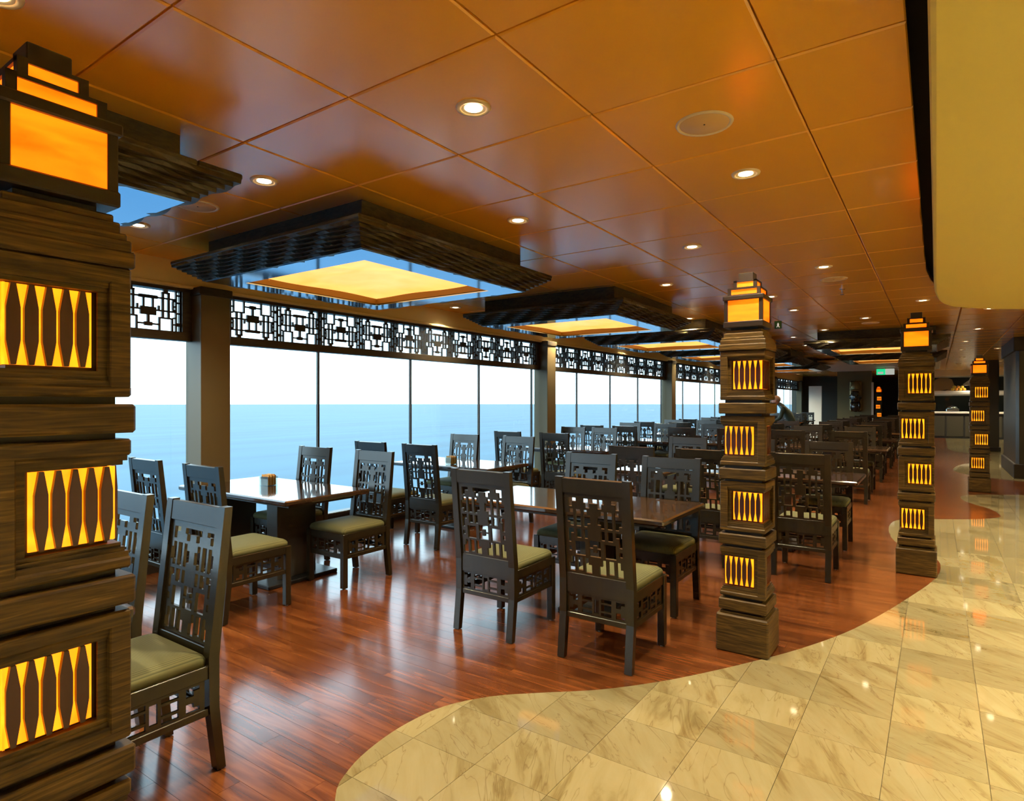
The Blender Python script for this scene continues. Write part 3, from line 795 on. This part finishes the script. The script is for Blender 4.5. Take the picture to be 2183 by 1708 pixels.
for i, (x, y) in enumerate(LT):
    if i in near_words: lb = 'round recessed downlight, '+near_words[i]
    else:
        rown = 'unseen' if y < 0 else 'window-side' if x < -3.5 else 'middle' if x < -1.9 else 'inner aisle' if x < 0 else 'marble aisle'
        cnt[rown] = cnt.get(rown, 0)+1
        if rown == 'unseen': lb = 'added unseen downlight behind the viewpoint, %s' % 'over the table|over the aisle|by the window|second over the aisle|farthest by the tables|farthest over the aisle'.split('|')[cnt[rown]-1]
        else: lb = 'small distant downlight, %s along the %s row beyond the second column' % ('first second third fourth fifth sixth seventh eighth ninth tenth eleventh twelfth thirteenth fourteenth'.split()[cnt[rown]-1], rown)  # also labels the lamps added at the partition and buffet
    t = thing('downlight', lb, 'downlight', (x, y, H), 0, 'recessed ceiling downlights' if i in near_words else 'distant recessed downlights')
    place('trim_ring', ring_me, t); place('reflector', cup_me, t); place('bulb', disc_me, t)
    ld = bpy.data.lights.new('downlight_beam', 'SPOT'); ld.energy = SPOT_W; ld.color = WARM; ld.spot_size = R(125); ld.spot_blend = .8; ld.shadow_soft_size = .04
    lo = bpy.data.objects.new('downlight_beam', ld); COL.objects.link(lo); lo.parent = t; lo.location = (0, 0, -.016)
# added downlights out of view, brightening ceiling and canopy by bounce off the marble
for i, (x, y) in enumerate([(2.2, .2), (2.2, 3.0), (2.2, 5.8), (4.6, 1.6), (4.6, 5.0), (3.2, 8.4)]):
    t = thing('downlight', 'added unseen downlight in the cream dropped ceiling, %s' % 'nearest on the left|second on the left|third on the left|nearest on the right|second on the right|at its far end'.split('|')[i], 'downlight', (x, y, 2.55), 0, 'added unseen downlights of the cream ceiling')
    place('trim_ring', ring_me, t); place('bulb', disc_me, t, (0, 0, -.001))
    ld = bpy.data.lights.new('downlight_beam', 'SPOT'); ld.energy = SPOT_W*8; ld.color = WARM; ld.spot_size = R(125); ld.spot_blend = .8; ld.shadow_soft_size = .04
    lo = bpy.data.objects.new('downlight_beam', ld); COL.objects.link(lo); lo.parent = t; lo.location = (0, 0, -.02)
sp_r = MB().lathe([(.108, .001), (.112, -.006), (.124, -.006), (.128, .001)], 32, cap=False).mesh('speaker_rim', 'white_ring', True)
sp_g = MB().lathe([(.110, -.001), (.108, -.004), (.0, -.0045)], 32, cap=False).mesh('speaker_grille', 'speaker_mesh', True)
sp_c = MB().lathe([(.004, -.0045), (.004, -.007)], 8).mesh('centre_screw', 'column_dark')
for x, y, lb in ((-.87, 2.79, 'large round ceiling speaker, nearest, right of centre'), (-.87, 7.08, 'round ceiling speaker beyond the second lantern column'), (-3.93, 2.09, 'round ceiling speaker between the two nearest carved lights'), (-.87, 11.35, 'farthest round ceiling speaker before the third column')):
    t = thing('ceiling_speaker', lb, 'speaker', (x, y, H), 0, 'round ceiling speakers')
    place('speaker_rim', sp_r, t); place('speaker_grille', sp_g, t); place('centre_screw', sp_c, t)
t = thing('sprinkler', 'small metal sprinkler head on the ceiling near the second column', 'sprinkler', (-.87, 7.76, H))
MB().lathe([(.03, .001), (.03, -.006), (.012, -.010), (.010, -.04)], 12).build('rose', 'steel', t)
MB().lathe([(.004, -.04), (.004, -.06), (.022, -.062), (.022, -.065)], 12).build('deflector', 'steel', t)
# exit signs
t = thing('exit_sign', 'small green exit sign hanging right of the second column lantern', 'sign', (-1.92, 9.65, 2.58))
MB().box(-.05, .05, -.004, .004, 0, .115, .002).build('sign_plate', 'sign_green', t)
mb = MB().ball((.0, -.006, .080), (.007, .003, .007), 8, 5)
mb.add([(-.014, -.006, .074), (.014, -.006, .070), (.010, -.006, .045), (.024, -.006, .022), (.014, -.006, .018), (.0, -.006, .038), (-.016, -.006, .018), (-.024, -.006, .024), (-.010, -.006, .046)], [(8, 7, 6, 5, 4, 3, 2, 1, 0)])
mb.build('running_figure', 'sign_white', t)
MB().box(-.003, .003, -.003, .003, .115, .19).build('rod', 'steel', t)
t = thing('exit_sign', 'glowing green and white exit sign over the far doorway', 'sign', (-1.42, 24.2, 2.42))
MB().box(-.26, .0, -.03, .03, 0, .20, .01).build('green_panel', 'exit_green', t)
MB().box(.0, .26, -.03, .03, .0, .20, .01).build('white_panel', 'sign_white', t)
MB().box(-.22, -.06, -.034, -.028, .03, .10, .004).build('arrow', 'sign_white', t)
MB().box(-.01, .01, -.01, .01, .2, .35).build('rod', 'steel', t)

# ------------------------------------------------------------------ far end: partitions, sculpture, pillars, buffet
o = MB().box(-3.2, -2.03, 27.0, 27.2, 0, 2.9).build('wall_partition', 'olive_wall'); struct(o); tag(o, 'olive partition wall carrying the carved head')
o = MB().box(-1.02, -.25, 25.0, 25.2, 0, 2.9).build('wall_partition', 'olive_wall'); struct(o); tag(o, 'olive partition right of the far doorway')
o = MB().box(-2.04, -1.98, 26.99, 27.21, 0, 2.25).build('trim_2', 'white_panel'); struct(o); tag(o, 'pale door edge of the far doorway')
o = MB().box(-5.0, -4.45, 32.0, 32.1, 0, 2.25).build('trim_3', 'white_panel'); struct(o); tag(o, 'pale lit panel left of the partition')
o = MB().box(-6.0, -3.6, 34.0, 34.2, 0, 2.9).build('wall_partition', 'dark_wall'); struct(o); tag(o, 'dark end wall beside the last window')
o = MB().box(-3.3, .1, 20.0, 26.4, 2.66, 2.72, .02).build('ceiling', 'pale_paint'); struct(o); tag(o, 'pale floating ceiling panel at the far end')
# carved head
t = thing('carved_head', 'dark polished carved head sculpture hung on the olive partition', 'sculpture', (-2.56, 26.895, 1.13))
MB().box(-.20, .20, -.05, .10, 0, 1.18, .05).build('back_board', 'bronze_gold', t)
hd = MB().ball((0, -.06, .56), (.18, .14, .26), 20, 12); hd.ball((0, -.20, .55), (.035, .05, .09), 10, 8)
for s in (-1, 1): hd.ball((s*.08, -.165, .64), (.055, .03, .025), 10, 6); hd.ball((s*.18, -.05, .56), (.03, .04, .08), 8, 6)
hd.ball((0, -.17, .42), (.07, .04, .028), 10, 6)
hd.build('face', 'bronze_black', t, smooth=True)
MB().ball((0, -.05, .93), (.17, .10, .23), 16, 10).ball((0, -.10, .82), (.19, .08, .05), 16, 6).build('headdress', 'bronze_gold', t, smooth=True)
MB().ball((0, -.05, .18), (.16, .12, .20), 16, 10).ball((-.13, -.08, .22), (.05, .06, .17), 10, 8).ball((.13, -.08, .22), (.05, .06, .17), 10, 8).build('torso', 'bronze_black', t, smooth=True)
# aisle pillars
t = thing('aisle_pillar', 'broad dark pillar with a plinth at the right edge of the aisle', 'pillar', (1.9, 16.85, 0), 0)
MB().box(-.62, .62, -1.35, 1.35, .0, 2.95, .05).build('shaft', 'aisle_pillar', t)
MB().box(-.66, .66, -1.39, 1.39, 0, .28, .01).build('plinth', 'column_dark', t)
MB().box(-.66, .66, -1.39, 1.39, 2.50, 2.80, .01).build('capital', 'column_dark', t)
t = thing('aisle_pillar', 'narrower dark pillar right behind the fourth lantern column', 'pillar', (1.28, 23.9, 0), 0)
MB().box(-.28, .28, -.28, .28, 0, 2.95, .02).build('shaft', 'aisle_pillar', t)
MB().box(-.32, .32, -.32, .32, 0, .12, .01).build('plinth', 'column_dark', t)
# buffet
t = thing('buffet_counter', 'white-topped buffet counter far behind the third column', 'counter', (1.55, 31.5, 0))
MB().box(-1.9, 1.9, -.45, .45, 0, 1.02, .01).build('counter_body', 'counter_dark', t)
for q in range(6): MB().box(-.28, .28, -.012, .012, .08, .92, .006).build('front_panel', 'dark_wall', t, loc=(-1.55+.62*q, -.46, 0))
MB().box(-2.0, 2.0, -.55, .5, 1.02, 1.10, .015).build('worktop', 'counter_white', t)
MB().box(-1.95, 1.95, -.40, .40, 1.76, 1.96, .06).build('upper_shelf', 'counter_white', t)
MB().box(-1.9, 1.9, -.46, -.45, 1.18, 1.76).build('sneeze_guard', 'clear_acrylic', t)
for x in (-1.8, 0, 1.8): MB().box(x-.02, x+.02, -.02, .02, 1.10, 1.77).build('post', 'steel', t)
for x in (-1.0, .1, 1.1):
    d = thing('chafing_dish', 'steel serving dish on the buffet worktop, %s' % {-1.0: 'leftmost', .1: 'middle', 1.1: 'rightmost'}[x], 'serving dish', (1.55+x, 31.4, 1.10), 0, 'serving dishes on the buffet')
    MB().box(-.22, .22, -.15, .15, 0, .12, .02).build('pan', 'steel', d); MB().ball((0, 0, .12), (.2, .14, .12), 14, 8).build('lid', 'steel', d, smooth=True)
for q in range(7):
    f = thing('fruit', 'round %s fruit heaped on the buffet shelf' % ('orange' if q % 2 else 'yellow'), 'fruit', (.55+.13*(q % 4)+.06*(q//4), 31.3, 2.02+.10*(q//4)), 0, 'fruit on the buffet shelf')
    MB().ball((0, 0, 0), (.065, .065, .06), 10, 7).build('flesh', 'fruit_orange' if q % 2 else 'fruit_yellow', f, smooth=True)
    MB().ball((0, 0, .065), (.02, .02, .012), 6, 4).build('stalk', 'leaf_green', f)
t = thing('wall_art', 'orange and brown leaf-shaped artwork on the wall above the buffet', 'artwork', (.25, 32.6, 1.75))
MB().prism([(0, -.30), (0, .30), (.35, .42), (.72, .30), (.86, 0), (.72, -.30), (.35, -.40)], 1, -.03, .03).build('panel', 'art_orange', t)
MB().prism([(.05, -.25), (.18, -.05), (.30, .20), (.24, -.1), (.14, -.28)], 1, -.05, -.03).build('leaf', 'column_dark', t)
o = MB().box(-.3, XR, 32.7, 32.85, 0, 2.9).build('wall_buffet', 'dark_wall'); struct(o); tag(o, 'dark wall behind the buffet')
o = MB().box(-.25, XR, 30.4, 32.7, 2.55, 2.80).build('trim_4', 'pale_paint'); struct(o); tag(o, 'pale bulkhead above the buffet')
t = thing('heat_lamp', 'round steel heat lamp hanging over the buffet', 'lamp', (1.15, 31.0, 2.17))
MB().lathe([(.03, .30), (.06, .22), (.26, .06), (.28, 0)], 20, cap=False).build('shade', 'steel', t, smooth=True)
MB().lathe([(.20, .035), (.20, .04)], 16).build('bulb', 'lamp_disc', t)
MB().box(-.008, .008, -.008, .008, .30, .56).build('cord', 'column_dark', t)

# ------------------------------------------------------------------ person leaning over a far table
def person(loc, rz):
    t = thing('person', 'grey-haired person in dark green top leaning forward beyond the second column', 'person', loc, rz)
    def skin(name, vs, es, rad, mt, root=0, sub=2):
        me = bpy.data.meshes.new(name); me.from_pydata(vs, es, []); me.materials.append(MATS[mt])
        o = bpy.data.objects.new(name, me); COL.objects.link(o); o.parent = t
        o.modifiers.new('skin', 'SKIN'); md = o.modifiers.new('sub', 'SUBSURF'); md.levels = 1; md.render_levels = sub
        for i, r_ in enumerate(rad): me.skin_vertices[0].data[i].radius = r_ if isinstance(r_, tuple) else (r_, r_)
        me.skin_vertices[0].data[root].use_root = True
        for p in me.polygons: p.use_smooth = True
        o.modifiers['skin'].use_smooth_shade = True
        return o
    # faces +x, bends forward at the hip
    vs = [(0, 0, .95), (.14, 0, 1.18), (.25, 0, 1.36), (.33, 0, 1.43), (.40, 0, 1.47),
          (0, .10, .88), (.03, .11, .48), (-.02, .11, .08), (.14, .12, .03), (0, -.10, .88), (.03, -.11, .48), (-.02, -.11, .08), (.14, -.12, .03),
          (.25, .19, 1.34), (.33, .23, 1.08), (.55, .20, .94), (.25, -.19, 1.34), (.33, -.23, 1.08), (.55, -.20, .94)]
    es = [(0,1),(1,2),(2,3),(3,4),(0,5),(5,6),(6,7),(7,8),(0,9),(9,10),(10,11),(11,12),(2,13),(13,14),(14,15),(2,16),(16,17),(17,18)]
    rd = [(.15,.12), (.15,.12), (.14,.13), .06, .055, .09, .065, .045, .035, .09, .065, .045, .035, .07, .05, .032, .07, .05, .032]
    skin('body', vs, es, rd, 'coat_green')
    hb = MB().ball((.44, 0, 1.53), (.10, .075, .125), 16, 12).ball((.545, 0, 1.505), (.02, .016, .022), 8, 6).ball((.44, .078, 1.52), (.02, .012, .03), 8, 6).ball((.44, -.078, 1.52), (.02, .012, .03), 8, 6).ball((.52, 0, 1.455), (.022, .028, .010), 8, 5)
    h_ = hb.build('head', 'skin_tone', t, smooth=True)
    MB().ball((.52, .03, 1.54), (.012, .012, .008), 6, 5).ball((.52, -.03, 1.54), (.012, .012, .008), 6, 5).build('eyes', 'column_dark', h_)
    MB().ball((.425, 0, 1.565), (.108, .086, .105), 16, 10).build('hair', 'hair_grey', t, smooth=True)
    for s in (-1, 1):
        hv = [(.55, s*.20, .94), (.60, s*.20, .92), (.64, s*.20, .915)]
        skin('hand', hv+[(.68, s*(.20+d), .905) for d in (-.03, -.01, .01, .03)]+[(.725, s*(.20+d*1.2), .89) for d in (-.03, -.01, .01, .03)]+[(.61, s*.155, .905), (.65, s*.14, .895)],
             [(0,1),(1,2)]+[(2,3+i) for i in range(4)]+[(3+i,7+i) for i in range(4)]+[(1,11),(11,12)], [.028,.03,.03]+[.009]*4+[.007]*4+[.010,.008], 'skin_tone', 0, 1)
person((-3.05, 17.3, 0), R(190))
print('chairs', used[0])
